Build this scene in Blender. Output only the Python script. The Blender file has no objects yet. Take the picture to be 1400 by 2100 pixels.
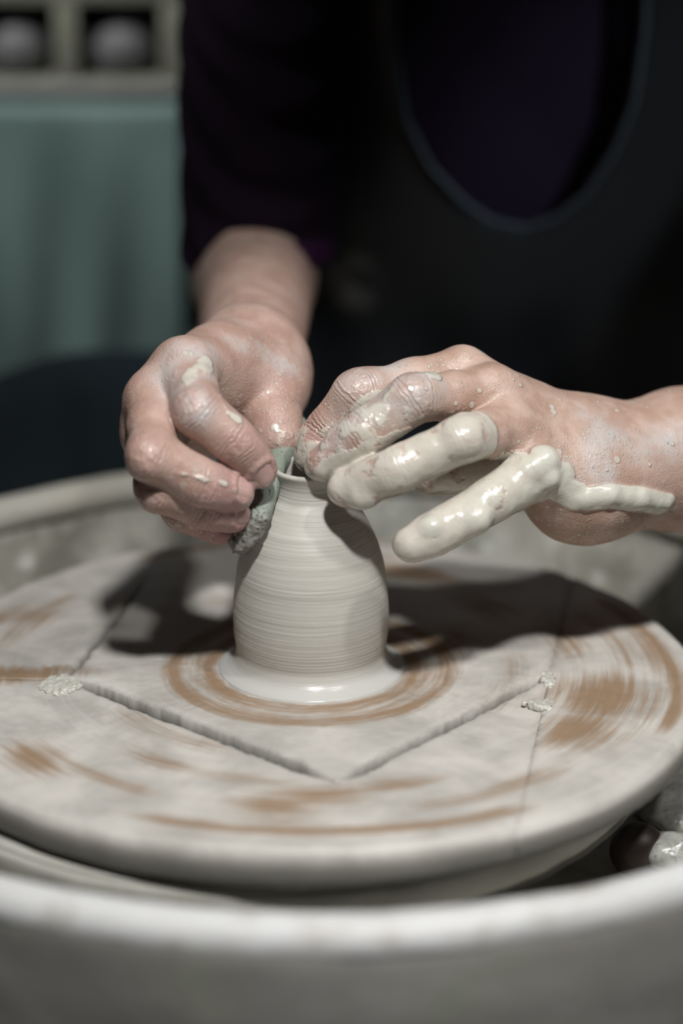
import bpy, bmesh, math, random
import numpy as np
from mathutils import Vector, Matrix

# ------------------------------------------------------------------ camera
SC = bpy.context.scene
COL = SC.collection
PITCH = math.radians(19.6)
KPX = 85 * 2100 / 36                      # focal length in pixels of the 1400x2100 frame
_c, _s = math.cos(PITCH), math.sin(PITCH)
FW = np.array([0, _c, -_s]); UP = np.array([0, _s, _c]); RT = np.array([1., 0, 0])
CAM = np.array([0.0125042, -0.92040814, 0.3962499])


def ray(px, py): return FW + (px - 700) / KPX * RT - (py - 1050) / KPX * UP
def P(px, py, Y):
    """point on the plane y = Y (metres) seen at that place of the photograph"""
    r = ray(px, py); return CAM + (Y - CAM[1]) / r[1] * r
def PM(px, py, mm): return P(px, py, mm * .001)
def PZ(px, py, Z):
    r = ray(px, py); return CAM + (Z - CAM[2]) / r[2] * r


cam_d = bpy.data.cameras.new('camera')
cam_d.lens = 85; cam_d.sensor_fit = 'VERTICAL'; cam_d.sensor_height = 36; cam_d.sensor_width = 24
cam_d.clip_start = .02; cam_d.clip_end = 40
cam_d.dof.use_dof = True; cam_d.dof.focus_distance = .965; cam_d.dof.aperture_fstop = 2.8
cam_o = bpy.data.objects.new('camera', cam_d); COL.objects.link(cam_o)
cam_o.location = CAM; cam_o.rotation_euler = (math.pi / 2 - PITCH, 0, 0)
SC.camera = cam_o

# ------------------------------------------------------------------ world, lights, exposure
w = bpy.data.worlds.new('world'); SC.world = w; w.use_nodes = True
w.node_tree.nodes['Background'].inputs[0].default_value = (.75, .88, 1, 1)
w.node_tree.nodes['Background'].inputs[1].default_value = .012
SC.view_settings.view_transform = 'Standard'; SC.view_settings.look = 'None'
SC.view_settings.exposure = 0; SC.view_settings.gamma = 1; SC.view_settings.use_curve_mapping = False


def area(name, loc, target, size, power, col, size_y=None):
    d = bpy.data.lights.new(name, 'AREA'); d.energy = power; d.color = col
    d.shape = 'RECTANGLE'; d.size = size; d.size_y = size_y or size
    o = bpy.data.objects.new(name, d); COL.objects.link(o); o.location = loc
    o.rotation_euler = (Vector(target) - Vector(loc)).to_track_quat('-Z', 'Y').to_euler()
    return o


# two lamps with narrow beams above the wheel, plus unseen lights added for the bench, apron and shadows
def spot_lamp(loc, target, power, deg, col=(1, .985, .965)):
    d = bpy.data.lights.new('spot_lamp', 'SPOT'); d.energy = power; d.color = col; d.spot_size = math.radians(deg); d.spot_blend = .5; d.shadow_soft_size = .045
    o = bpy.data.objects.new('spot_lamp', d); COL.objects.link(o); o.location = loc
    o.rotation_euler = (Vector(target) - o.location).to_track_quat('-Z', 'Y').to_euler()


spot_lamp((.10, -.63, 1.05), (.02, -.05, 0), 55, 28.5)
spot_lamp((.50, -.42, 1.05), (.02, -.02, 0), 17, 29)
o = area('bench_fill', (-.34, .26, .78), (-.14, .58, .10), .22, .75, (.98, .99, 1)); o.data.spread = math.radians(62)  # added fill, brightens only the bench and rack behind
spot_lamp((.92, -.15, .78), (.235, .33, .10), 55, 21, (.70, .84, 1))  # unseen cool spot standing in for a side window, narrowed to the apron
area('overhead_fill', (.1, -.1, 1.9), (.0, .0, 0), .5, .7, (.95, .98, 1))  # weak fill added from above, no fixture modelled

# ------------------------------------------------------------------ numpy helpers
RNG = np.random.default_rng(7)
_LAT = RNG.random((64, 64, 64)).astype(np.float32)


def vnoise(p, f, seed=0):
    """value noise in [-1, 1] of points p (N,3) at frequency f per metre"""
    q = (p * f + seed * 7.31).astype(np.float32)
    i = np.floor(q).astype(np.int32); t = q - i; t = t * t * (3 - 2 * t)
    i &= 63; j = (i + 1) & 63
    x0, y0, z0 = i.T; x1, y1, z1 = j.T; tx, ty, tz = t.T
    L = _LAT
    a = L[x0, y0, z0] * (1 - tx) + L[x1, y0, z0] * tx
    b = L[x0, y1, z0] * (1 - tx) + L[x1, y1, z0] * tx
    c = L[x0, y0, z1] * (1 - tx) + L[x1, y0, z1] * tx
    d = L[x0, y1, z1] * (1 - tx) + L[x1, y1, z1] * tx
    return ((a * (1 - ty) + b * ty) * (1 - tz) + (c * (1 - ty) + d * ty) * tz) * 2 - 1


def fbm(p, f, seed=0, o=3):
    r = 0; a = 1; n = 0
    for k in range(o):
        r = r + a * vnoise(p, f * 2 ** k, seed + k); n += a; a *= .5
    return r / n


def sstep(a, b, x):
    t = np.clip((x - a) / (b - a), 0, 1); return t * t * (3 - 2 * t)
def smin(a, b, k):
    h = np.maximum(k - np.abs(a - b), 0) / k
    return np.minimum(a, b) - h * h * k * .25
def smax(a, b, k): return -smin(-a, -b, k)
def seg_t(p, a, b):
    ba = (b - a).astype(np.float32); pa = p - a.astype(np.float32)
    return np.clip((pa @ ba) / max(float(ba @ ba), 1e-12), 0, 1), pa, ba
def rcone(p, a, b, ra, rb):
    t, pa, ba = seg_t(p, np.asarray(a), np.asarray(b))
    d = pa - t[:, None] * ba
    return np.sqrt((d * d).sum(1)) - (ra + (rb - ra) * t)
def flat_cone(p, a, b, ra, rb, n, fl):
    """round cone squashed by fl along direction n"""
    a = np.asarray(a, float); b = np.asarray(b, float); n = np.asarray(n, float); n = n / np.linalg.norm(n)
    t, pa, ba = seg_t(p, a, b)
    d = pa - t[:, None] * ba
    dn = d @ n.astype(np.float32)
    e = (d * d).sum(1) - dn * dn
    r = ra + (rb - ra) * t
    m = np.sqrt(e + (dn / fl) ** 2)
    return (m - r) * np.where(m > 1e-6, np.sqrt(e + dn * dn) / np.maximum(m, 1e-6), fl).clip(fl, 1)


def surface_net(fn, lo, hi, h, margin=0.0):
    """mesh of fn(points) = 0; coarse blocks first, fine samples only where the surface can be"""
    lo = np.asarray(lo, float); hi = np.asarray(hi, float)
    nb = np.ceil((hi - lo) / (4 * h)).astype(int)
    gx, gy, gz = [np.arange(n) for n in nb]
    cc = np.stack(np.meshgrid(gx, gy, gz, indexing='ij'), -1).reshape(-1, 3)
    cp = (lo + (cc * 4 + 1.5) * h).astype(np.float32)
    dc = fn(cp)
    act = np.abs(dc) < 2 * h * 1.732 * 1.3 + margin
    D = np.repeat(np.repeat(np.repeat(dc.reshape(nb), 4, 0), 4, 1), 4, 2).astype(np.float32)
    off = np.stack(np.meshgrid(*[np.arange(4)] * 3, indexing='ij'), -1).reshape(-1, 3)
    idx = (cc[act][:, None, :] * 4 + off[None]).reshape(-1, 3)
    vals = np.empty(len(idx), np.float32)
    for s0 in range(0, len(idx), 400000):
        vals[s0:s0 + 400000] = fn((lo + idx[s0:s0 + 400000] * h).astype(np.float32))
    D[idx[:, 0], idx[:, 1], idx[:, 2]] = vals
    S = D < 0
    cnt = sum(S[i:S.shape[0] - 1 + i, j:S.shape[1] - 1 + j, k:S.shape[2] - 1 + k].astype(np.int8)
              for i in (0, 1) for j in (0, 1) for k in (0, 1))
    cell = np.argwhere((cnt > 0) & (cnt < 8))
    vid = -np.ones(cnt.shape, np.int64); vid[tuple(cell.T)] = np.arange(len(cell))
    acc = np.zeros((len(cell), 3)); num = np.zeros(len(cell))
    for ax in range(3):
        for u in (0, 1):
            for v in (0, 1):
                o0 = np.zeros(3, int); o0[(ax + 1) % 3] = u; o0[(ax + 2) % 3] = v
                o1 = o0.copy(); o1[ax] = 1
                A = D[tuple((cell + o0).T)]; B = D[tuple((cell + o1).T)]
                m = (A < 0) != (B < 0)
                t = A[m] / (A[m] - B[m])
                q = np.repeat(o0[None].astype(float), m.sum(), 0); q[:, ax] = t
                acc[m] += q; num[m] += 1
    V = lo + (cell + acc / num[:, None]) * h
    Q = []
    for ax in range(3):
        b, c = (ax + 1) % 3, (ax + 2) % 3
        sl0 = [slice(None)] * 3; sl1 = [slice(None)] * 3
        sl0[ax] = slice(0, -1); sl1[ax] = slice(1, None)
        e = np.argwhere(S[tuple(sl0)] != S[tuple(sl1)])
        e = e[(e[:, b] > 0) & (e[:, c] > 0) & (e[:, b] < D.shape[b] - 1) & (e[:, c] < D.shape[c] - 1)]
        ob = np.zeros(3, int); ob[b] = 1; oc = np.zeros(3, int); oc[c] = 1
        q = np.stack([vid[tuple((e - ob - oc).T)], vid[tuple((e - oc).T)], vid[tuple(e.T)], vid[tuple((e - ob).T)]], 1)
        flip = ~S[tuple(e.T)]
        q[flip] = q[flip][:, ::-1]
        Q.append(q)
    Q = np.concatenate(Q)
    Q = Q[(Q >= 0).all(1)]
    # pull the vertices onto the surface
    ep = h * .5
    for _ in range(2):
        v = V.astype(np.float32); d0 = fn(v)
        g = np.stack([fn(v + np.eye(3, dtype=np.float32)[k] * ep) - d0 for k in range(3)], 1) / ep
        g2 = np.maximum((g * g).sum(1), .25)
        V = V - np.clip(d0 / g2, -h, h)[:, None] * g * .8
    return V, Q


def np_mesh(name, V, Q, smooth=True, attrs=None):
    me = bpy.data.meshes.new(name)
    me.vertices.add(len(V)); me.vertices.foreach_set('co', np.asarray(V, np.float32).ravel())
    k = Q.shape[1]
    me.loops.add(Q.size); me.loops.foreach_set('vertex_index', Q.astype(np.int32).ravel())
    me.polygons.add(len(Q)); me.polygons.foreach_set('loop_start', np.arange(0, Q.size, k, dtype=np.int32))
    me.update(calc_edges=True); me.validate()
    me.polygons.foreach_set('use_smooth', np.full(len(me.polygons), smooth))
    for n, a in (attrs or {}).items():
        at = me.attributes.new(n, 'FLOAT', 'POINT'); at.data.foreach_set('value', np.asarray(a, np.float32))
    return me


def link(name, me, mat, parent=None, **props):
    o = bpy.data.objects.new(name, me); COL.objects.link(o)
    if mat and me: me.materials.append(mat)
    if parent:
        o.parent = parent
        o.matrix_parent_inverse = Matrix.Translation(parent.location).inverted() if parent.parent is None else Matrix()
    for k, v in props.items(): o[k] = v
    return o


def thing(name, label, cat, loc=(0, 0, 0), group=None):
    o = bpy.data.objects.new(name, None); COL.objects.link(o); o.location = loc; o.empty_display_size = .02
    o['label'] = label; o['category'] = cat
    if group: o['group'] = group
    return o


def bm_mesh(name, bm, smooth=True):
    me = bpy.data.meshes.new(name); bmesh.ops.recalc_face_normals(bm, faces=bm.faces); bm.to_mesh(me); bm.free()
    me.polygons.foreach_set('use_smooth', np.full(len(me.polygons), smooth)); return me


def lathe(name, prof, n=128, centre=(0, 0), close=False, jitter=None):
    """surface of revolution of (r, z) points; jitter(theta, r, z) -> (dr, dz)"""
    pr = np.array(prof, float); m = len(pr)
    th = np.linspace(0, 2 * np.pi, n, endpoint=False)
    r = np.repeat(pr[None, :, 0], n, 0); z = np.repeat(pr[None, :, 1], n, 0)
    T = np.repeat(th[:, None], m, 1)
    if jitter: dr, dz = jitter(T, r, z); r = r + dr; z = z + dz
    V = np.stack([centre[0] + r * np.cos(T), centre[1] + r * np.sin(T), z], -1).reshape(-1, 3)
    i = np.arange(n)[:, None]; i2 = (i + 1) % n; j = np.arange(m if close else m - 1)[None]; j2 = (j + 1) % m
    Q = np.stack([i * m + j, i2 * m + j, i2 * m + j2, i * m + j2], -1).reshape(-1, 4)
    return V, Q


def smooth_prof(pts, n):
    """Catmull-Rom through the points, n samples per span"""
    p = np.array(pts, float); p = np.vstack([2 * p[0] - p[1], p, 2 * p[-1] - p[-2]])
    out = []
    for i in range(1, len(p) - 2):
        for t in np.linspace(0, 1, n, endpoint=False):
            a, b, c, d = p[i - 1:i + 3]
            out.append(.5 * (2 * b + (c - a) * t + (2 * a - 5 * b + 4 * c - d) * t * t + (3 * b - a - 3 * c + d) * t ** 3))
    out.append(p[-2]); return np.array(out)


def tube(path, rad, n=10, name='tube', caps=True):
    path = [Vector(p) for p in path]; bm = bmesh.new(); rings = []
    for i, p in enumerate(path):
        t = (path[min(i + 1, len(path) - 1)] - path[max(i - 1, 0)]).normalized()
        u = t.orthogonal().normalized() if i == 0 else (u - t * u.dot(t)).normalized()
        v = t.cross(u); r = rad[i] if hasattr(rad, '__len__') else rad
        rings.append([bm.verts.new(p + (u * math.cos(a) + v * math.sin(a)) * r) for a in [2 * math.pi * k / n for k in range(n)]])
    for a, b in zip(rings, rings[1:]):
        for k in range(n): bm.faces.new((a[k], a[(k + 1) % n], b[(k + 1) % n], b[k]))
    if caps: bm.faces.new(rings[0][::-1]); bm.faces.new(rings[-1])
    return bm_mesh(name, bm)


def box_bm(bm, lo, hi, bev=0):
    r = bmesh.ops.create_cube(bm, size=1)['verts']
    lo = Vector(lo); hi = Vector(hi)
    for v in r: v.co = Vector(((lo + hi)[k] / 2 + v.co[k] * (hi - lo)[k] for k in range(3)))
    if bev:
        es = list({e for v in r for e in v.link_edges})
        bmesh.ops.bevel(bm, geom=es, offset=bev, segments=2, affect='EDGES', profile=.6)
    return bm


# ------------------------------------------------------------------ materials
class NT:
    def __init__(self, name):
        self.m = bpy.data.materials.new(name); self.m.use_nodes = True
        self.t = self.m.node_tree; self.b = self.t.nodes['Principled BSDF']
    def n(self, kind, **kw):
        x = self.t.nodes.new(kind)
        for k, v in kw.items(): setattr(x, k, v)
        return x
    def set(self, sock, v):
        if isinstance(v, bpy.types.NodeSocket): self.t.links.new(v, sock)
        elif v is not None:
            if hasattr(sock.default_value, '__len__') and not hasattr(v, '__len__'): v = (v,) * len(sock.default_value)
            if hasattr(sock.default_value, '__len__') and len(sock.default_value) == 4 and len(v) == 3: v = (*v, 1)
            sock.default_value = v
    def attr(self, name): return self.n('ShaderNodeAttribute', attribute_name=name).outputs['Fac']
    def obj(self): return self.n('ShaderNodeTexCoord').outputs['Object']
    def noise(self, vec, scale, detail=3, rough=.5, dist=0):
        x = self.n('ShaderNodeTexNoise'); self.set(x.inputs['Vector'], vec); x.inputs['Scale'].default_value = scale
        x.inputs['Detail'].default_value = detail; x.inputs['Roughness'].default_value = rough
        x.inputs['Distortion'].default_value = dist; return x.outputs['Fac']
    def voro(self, vec, scale, rand=1, feat='F1'):
        x = self.n('ShaderNodeTexVoronoi', feature=feat); self.set(x.inputs['Vector'], vec); x.inputs['Scale'].default_value = scale
        x.inputs['Randomness'].default_value = rand; return x
    def math(self, op, a, b=None, c=None, clamp=False):
        x = self.n('ShaderNodeMath', operation=op, use_clamp=clamp)
        for s, v in zip(x.inputs, (a, b, c)): self.set(s, v)
        return x.outputs[0]
    def mapr(self, v, a, b, c=0, d=1):
        x = self.n('ShaderNodeMapRange', interpolation_type='SMOOTHSTEP')
        for s, q in zip(x.inputs, (v, a, b, c, d)): self.set(s, q)
        return x.outputs[0]
    def mix(self, f, a, b):
        x = self.n('ShaderNodeMix', data_type='RGBA')
        self.set(x.inputs[0], f); self.set(x.inputs[6], a); self.set(x.inputs[7], b); return x.outputs[2]
    def scale(self, vec, s):
        x = self.n('ShaderNodeMapping'); self.set(x.inputs['Vector'], vec); x.inputs['Scale'].default_value = s; return x.outputs[0]
    def polar(self, kr, kt, kz=0):
        """(radius*kr, angle*kt, z*kz) of the object-space point"""
        x = self.n('ShaderNodeSeparateXYZ'); self.set(x.inputs[0], self.obj())
        r = self.math('SQRT', self.math('ADD', self.math('MULTIPLY', x.outputs[0], x.outputs[0]), self.math('MULTIPLY', x.outputs[1], x.outputs[1])))
        th = self.math('ARCTAN2', x.outputs[1], x.outputs[0])
        c = self.n('ShaderNodeCombineXYZ')
        self.set(c.inputs[0], self.math('MULTIPLY', r, kr)); self.set(c.inputs[1], self.math('MULTIPLY', th, kt))
        self.set(c.inputs[2], self.math('MULTIPLY', x.outputs[2], kz)); return c.outputs[0]
    def out(self, col=None, rough=None, bump=None, bs=.2, bd=.001, **kw):
        self.set(self.b.inputs['Base Color'], col); self.set(self.b.inputs['Roughness'], rough)
        if bump is not None:
            x = self.n('ShaderNodeBump'); self.set(x.inputs['Height'], bump)
            x.inputs['Strength'].default_value = bs; x.inputs['Distance'].default_value = bd
            self.t.links.new(x.outputs[0], self.b.inputs['Normal'])
        for k, v in kw.items(): self.set(self.b.inputs[k.replace('_', ' ')], v)
        return self.m


CLAY = (.53, .515, .45)


def mat_skin():
    m = NT('skin_with_clay'); o = m.obj()
    clay, film, pink, ax, kn = [m.attr(a) for a in ('clay', 'film', 'pink', 'ax', 'kn')]
    n1 = m.noise(o, 110, 4, .55); n2 = m.noise(o, 420, 3, .6); n3 = m.noise(o, 45, 3)
    ncol = m.noise(o, 70, 3, .6)
    skin = m.mix(m.mapr(ncol, .35, .7), (.41, .27, .21), (.53, .39, .325))
    skin = m.mix(m.math('MULTIPLY', pink, m.mapr(n3, .2, .7, .5, 1)), skin, (.41, .235, .23))
    # thin dried film, thick slip, and splashes
    fm = m.math('MULTIPLY', film, m.mapr(n1, .3, .72, .15, 1), clamp=True)
    skin = m.mix(m.math('MULTIPLY', fm, .85), skin, (.50, .475, .465))
    cover = m.mapr(m.math('ADD', clay, m.math('MULTIPLY', m.math('SUBTRACT', m.noise(o, 130, 3, .5), .5), .75)), .42, .56)
    v = m.voro(o, 165); size = m.math('MULTIPLY', m.mapr(m.noise(o, 60, 2), .38, .68), .30)
    spl = m.math('MULTIPLY', m.mapr(m.math('SUBTRACT', size, v.outputs['Distance']), 0, .05), m.attr('splash'))
    v2 = m.voro(o, 420); s2 = m.math('MULTIPLY', m.mapr(m.noise(o, 38, 2), .32, .6), .30)
    spl = m.math('MAXIMUM', spl, m.math('MULTIPLY', m.mapr(m.math('SUBTRACT', s2, v2.outputs['Distance']), 0, .06), m.attr('splash')))
    cov = m.math('MAXIMUM', cover, spl)
    thin = m.math('MULTIPLY', cov, m.mapr(m.math('ADD', m.math('MULTIPLY', m.math('SUBTRACT', n3, .5), .8), clay), .38, .95, .74, 1))
    col = m.mix(thin, skin, m.mix(n1, (.56, .545, .47), (.62, .61, .54)))
    # creases over the joints, pores, and the thickness of the slip
    wv = m.math('SINE', m.math('ADD', m.math('MULTIPLY', ax, 3600), m.math('MULTIPLY', m.noise(o, 300, 2), 9)))
    crease = m.math('MULTIPLY', m.math('MULTIPLY', wv, kn), .35)
    pore = m.voro(o, 1300, 1).outputs['Distance']
    h = m.math('ADD', m.math('ADD', crease, m.math('MULTIPLY', pore, .28)), m.math('MULTIPLY', m.math('MULTIPLY', n2, .5), 1))
    h = m.math('MULTIPLY', h, m.math('SUBTRACT', 1, m.math('MULTIPLY', cov, .75)))
    h = m.math('ADD', h, m.math('MULTIPLY', cov, m.math('ADD', .55, m.math('MULTIPLY', n1, 1.5))))
    rough = m.math('ADD', m.math('MULTIPLY', cov, -.22), m.mapr(n1, .3, .7, .52, .40))
    rough = m.math('SUBTRACT', rough, m.math('MULTIPLY', m.attr('wet'), .12))
    mt = m.out(col, rough, h, .8, .0006, Specular_IOR_Level=.5)
    m.set(m.b.inputs['Subsurface Weight'], m.math('SUBTRACT', .12, m.math('MULTIPLY', cov, .1)))
    m.b.inputs['Subsurface Radius'].default_value = (1, .35, .2); m.b.inputs['Subsurface Scale'].default_value = .004
    m.set(m.b.inputs['Coat Weight'], m.math('MULTIPLY', m.math('ADD', cov, m.math('MULTIPLY', m.attr('wet'), .5), clamp=True), .45)); m.b.inputs['Coat Roughness'].default_value = .16
    return mt


def mat_pot():
    m = NT('wet_thrown_clay')
    p = m.polar(900, 1.2, 900); n = m.noise(p, 1.1, 4, .65)
    p2 = m.polar(160, .6, 160); n2 = m.noise(p2, 1, 2)
    col = m.mix(n2, (.44, .425, .385), (.54, .525, .48))
    col = m.mix(m.mapr(n, .55, .8), col, (.60, .59, .54))
    foot = m.attr('wet')
    col = m.mix(m.math('MULTIPLY', foot, .6), col, (.52, .525, .51))
    r = m.math('SUBTRACT', .5, m.math('MULTIPLY', foot, .3))
    return m.out(col, r, n, .3, .0005, Specular_IOR_Level=.45)


def mat_wheel(name, base=(.56, .535, .495), dark=(.40, .385, .355), brown=(.24, .16, .10)):
    m = NT(name)
    p = m.polar(420, 2.2); n = m.noise(p, 1, 4, .6)
    o = m.obj(); n2 = m.noise(o, 28, 4, .6, .4); n3 = m.noise(o, 260, 3, .6)
    pl = m.polar(90, 1.4); n4 = m.noise(pl, 1, 3, .55)
    col = m.mix(m.mapr(n2, .3, .7), dark, base)
    col = m.mix(m.math('MULTIPLY', m.mapr(n, .5, .75), .4), col, (.58, .57, .55))
    wr = m.math('ADD', m.attr('wear'), m.math('ADD', m.math('MULTIPLY', m.math('SUBTRACT', n, .5), 1.1), m.math('MULTIPLY', m.math('SUBTRACT', n4, .5), .7)))
    wm = m.math('MULTIPLY', m.mapr(wr, .2, .95), m.mapr(m.attr('wear'), .02, .3))
    col = m.mix(wm, col, m.mix(n, brown, (.315, .22, .145)))
    col = m.mix(m.attr('darken'), col, (.10, .098, .085))
    h = m.math('ADD', m.math('MULTIPLY', n, .8), m.math('MULTIPLY', n3, .5))
    return m.out(col, m.mapr(n2, .3, .7, .38, .6), h, .4, .0006, Specular_IOR_Level=.4)


def mat_clay_wall(name, a, b, c, scale=30, rough=.5, mud=None):
    m = NT(name); o = m.obj(); n = m.noise(o, scale, 5, .6, .6); n2 = m.noise(o, scale * 4, 3)
    col = m.mix(m.mapr(n, .35, .6), a, b); col = m.mix(m.mapr(n2, .55, .75), col, c)
    if mud: col = m.mix(m.math('MULTIPLY', m.attr('mud'), m.mapr(n, .25, .6, .45, 1)), col, mud)
    return m.out(col, m.mapr(n, .3, .7, rough - .15, rough + .15), m.math('ADD', n, m.math('MULTIPLY', n2, .4)), .5, .002)


def mat_cloth(name, a, b, rough=.85, sc=900, splash=False, coat=0, sheen=0, spec=.15):
    m = NT(name); o = m.obj(); n = m.noise(o, 14, 4); f = m.noise(o, sc, 2)
    col = m.mix(n, a, b)
    h = m.math('ADD', f, m.math('MULTIPLY', m.noise(o, 60, 3), .8))
    if splash:
        v = m.voro(o, 42); s = m.math('MULTIPLY', m.mapr(m.noise(o, 15, 2), .58, .75), .22)
        col = m.mix(m.math('MULTIPLY', m.mapr(m.math('SUBTRACT', s, v.outputs['Distance']), 0, .06), .35), col, (.3, .3, .28))
        col = m.mix(m.math('MULTIPLY', m.attr('smear'), m.mapr(m.noise(o, 40, 3), .35, .65, .0, .8)), col, (.42, .39, .33))
    return m.out(col, rough, h, .3, .0006, Coat_Weight=coat, Coat_Roughness=.35, Sheen_Weight=sheen, Specular_IOR_Level=spec)


def mat_plain(name, col, rough=.5, nz=40, amt=.25, **kw):
    m = NT(name); n = m.noise(m.obj(), nz, 4)
    return m.out(m.mix(n, tuple(c * (1 - amt) for c in col), tuple(min(1, c * (1 + amt)) for c in col)), rough, n, .2, .001, **kw)


M_SKIN = mat_skin(); M_POT = mat_pot()
M_NAIL = mat_plain('fingernail', (.50, .325, .30), .16, 200, .1, Coat_Weight=.7, Coat_Roughness=.1)
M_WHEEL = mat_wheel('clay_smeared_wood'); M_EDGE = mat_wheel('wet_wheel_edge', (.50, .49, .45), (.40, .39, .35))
M_UNDER = mat_wheel('dark_underside', (.11, .11, .095), (.06, .06, .052))  # dark tone of the core disc below the plates
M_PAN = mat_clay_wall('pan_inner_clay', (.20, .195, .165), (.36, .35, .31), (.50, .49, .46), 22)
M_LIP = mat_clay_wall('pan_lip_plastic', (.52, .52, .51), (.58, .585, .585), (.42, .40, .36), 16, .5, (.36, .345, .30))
M_PANOUT = mat_clay_wall('pan_outside', (.26, .25, .23), (.31, .30, .28), (.28, .29, .24), 9, .65)
M_SHIRT = mat_cloth('purple_cotton', (.007, .0034, .0085), (.012, .005, .0135), .9)
M_CUFF = mat_cloth('purple_hem', (.022, .005, .026), (.032, .007, .036), .85)
M_APRON = mat_cloth('black_apron', (.004, .0045, .005), (.007, .008, .009), .38, 1400, True, 0, 0, .5)
M_HEM = mat_cloth('apron_hem', (.024, .026, .028), (.032, .036, .038), .6)
M_TROUSER = mat_cloth('dark_trousers', (.006, .010, .012), (.011, .017, .020), .9)
M_SHEET = mat_cloth('green_sheet', (.105, .165, .15), (.17, .235, .215), .55, 500)
M_WOODG = mat_plain('grey_painted_wood', (.20, .20, .155), .7, 12, .25)
M_DARK = mat_plain('dark_recess', (.018, .017, .016), .9, 9, .3)
M_GREYPOT = mat_plain('grey_bisque', (.15, .148, .15), .6, 20, .2)
M_FLOOR = mat_plain('dark_concrete', (.030, .034, .036), .8, 5, .3)
M_WALL = mat_plain('dark_plaster', (.045, .05, .05), .9, 4, .2)
M_METAL = mat_plain('dark_steel', (.05, .05, .05), .45, 20, .2, Metallic=.6)

# ------------------------------------------------------------------ setting
def struct(name, lo, hi, mat):
    bm = bmesh.new(); box_bm(bm, lo, hi); return link(name, bm_mesh(name, bm, False), mat, kind='structure')


FLOOR = -.52
struct('floor', (-2.4, -1.6, FLOOR - .1), (2.4, 2.6, FLOOR), M_FLOOR)
struct('wall_back', (-2.4, 2.0, FLOOR), (2.4, 2.1, 2.2), M_WALL)
struct('wall_left', (-2.5, -1.6, FLOOR), (-2.4, 2.6, 2.2), M_WALL)

# ------------------------------------------------------------------ wheel head: four plates on a lower bat
WC = np.array([-.002, -.002]); WR = .1618
LP, FP, RP = [PZ(*q, 0)[:2] for q in ((142, 1392), (690, 1605), (1128, 1385))]
B1, R2, R3 = [PZ(*q, 0)[:2] for q in ((300, 1190), (1152, 1275), (1080, 1600))]


def side(a, b, x, y): return (b[0] - a[0]) * (y - a[1]) - (b[1] - a[1]) * (x - a[0])


def wear_map(x, y):
    r = np.hypot(x, y) * 1000; th = np.arctan2(y, x)
    wv = .52 * sstep(37, 40, r) * (1 - sstep(58, 66, r)) + .3 * np.exp(-((r - 43) / 4) ** 2) + .3 * np.exp(-((r - 57) / 4) ** 2)
    for px, py, sr, st, a in ((60, 1265, 16, .14, .75), (30, 1385, 34, .08, 1.0), (115, 1375, 16, .06, .8), (1235, 1430, 25, .24, 1.0),
                              (1190, 1500, 20, .20, .9), (1165, 1320, 14, .22, .75), (560, 1660, 14, .17, .8), (660, 1630, 13, .24, .75), (520, 1600, 7, .3, .6),
                              (800, 1612, 8, .2, .7), (330, 1560, 9, .22, .6), (70, 1555, 15, .15, .85), (840, 1178, 12, .25, .9),
                              (930, 1320, 12, .3, .7), (1000, 1250, 14, .25, .7), (1330, 1330, 7, .25, .8), (250, 1240, 9, .16, .55), (1080, 1600, 7, .25, .6)):
        q = PZ(px, py, 0); r0 = math.hypot(q[0], q[1]) * 1000; t0 = math.atan2(q[1], q[0])
        dt = (th - t0 + np.pi) % (2 * np.pi) - np.pi
        wv = np.maximum(wv, a * np.exp(-((r - r0) / sr) ** 2 - (dt / st) ** 2))
    arc = .9 * np.exp(-((r - 149 + 2 * np.sin(th * 3)) / 4.6) ** 2) * sstep(-.2, .5, np.sin(th * 4 + 1.3) + .6)
    arc = np.maximum(arc, .6 * np.exp(-((r - 132 + 3 * np.sin(th * 2)) / 6) ** 2) * sstep(-.1, .6, np.sin(th * 5 + .4)))
    arc = np.maximum(arc, .5 * np.exp(-((r - 84) / 9) ** 2) * sstep(.0, .8, np.sin(th * 3 + 2.2)))
    return np.maximum(wv, arc)


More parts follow.
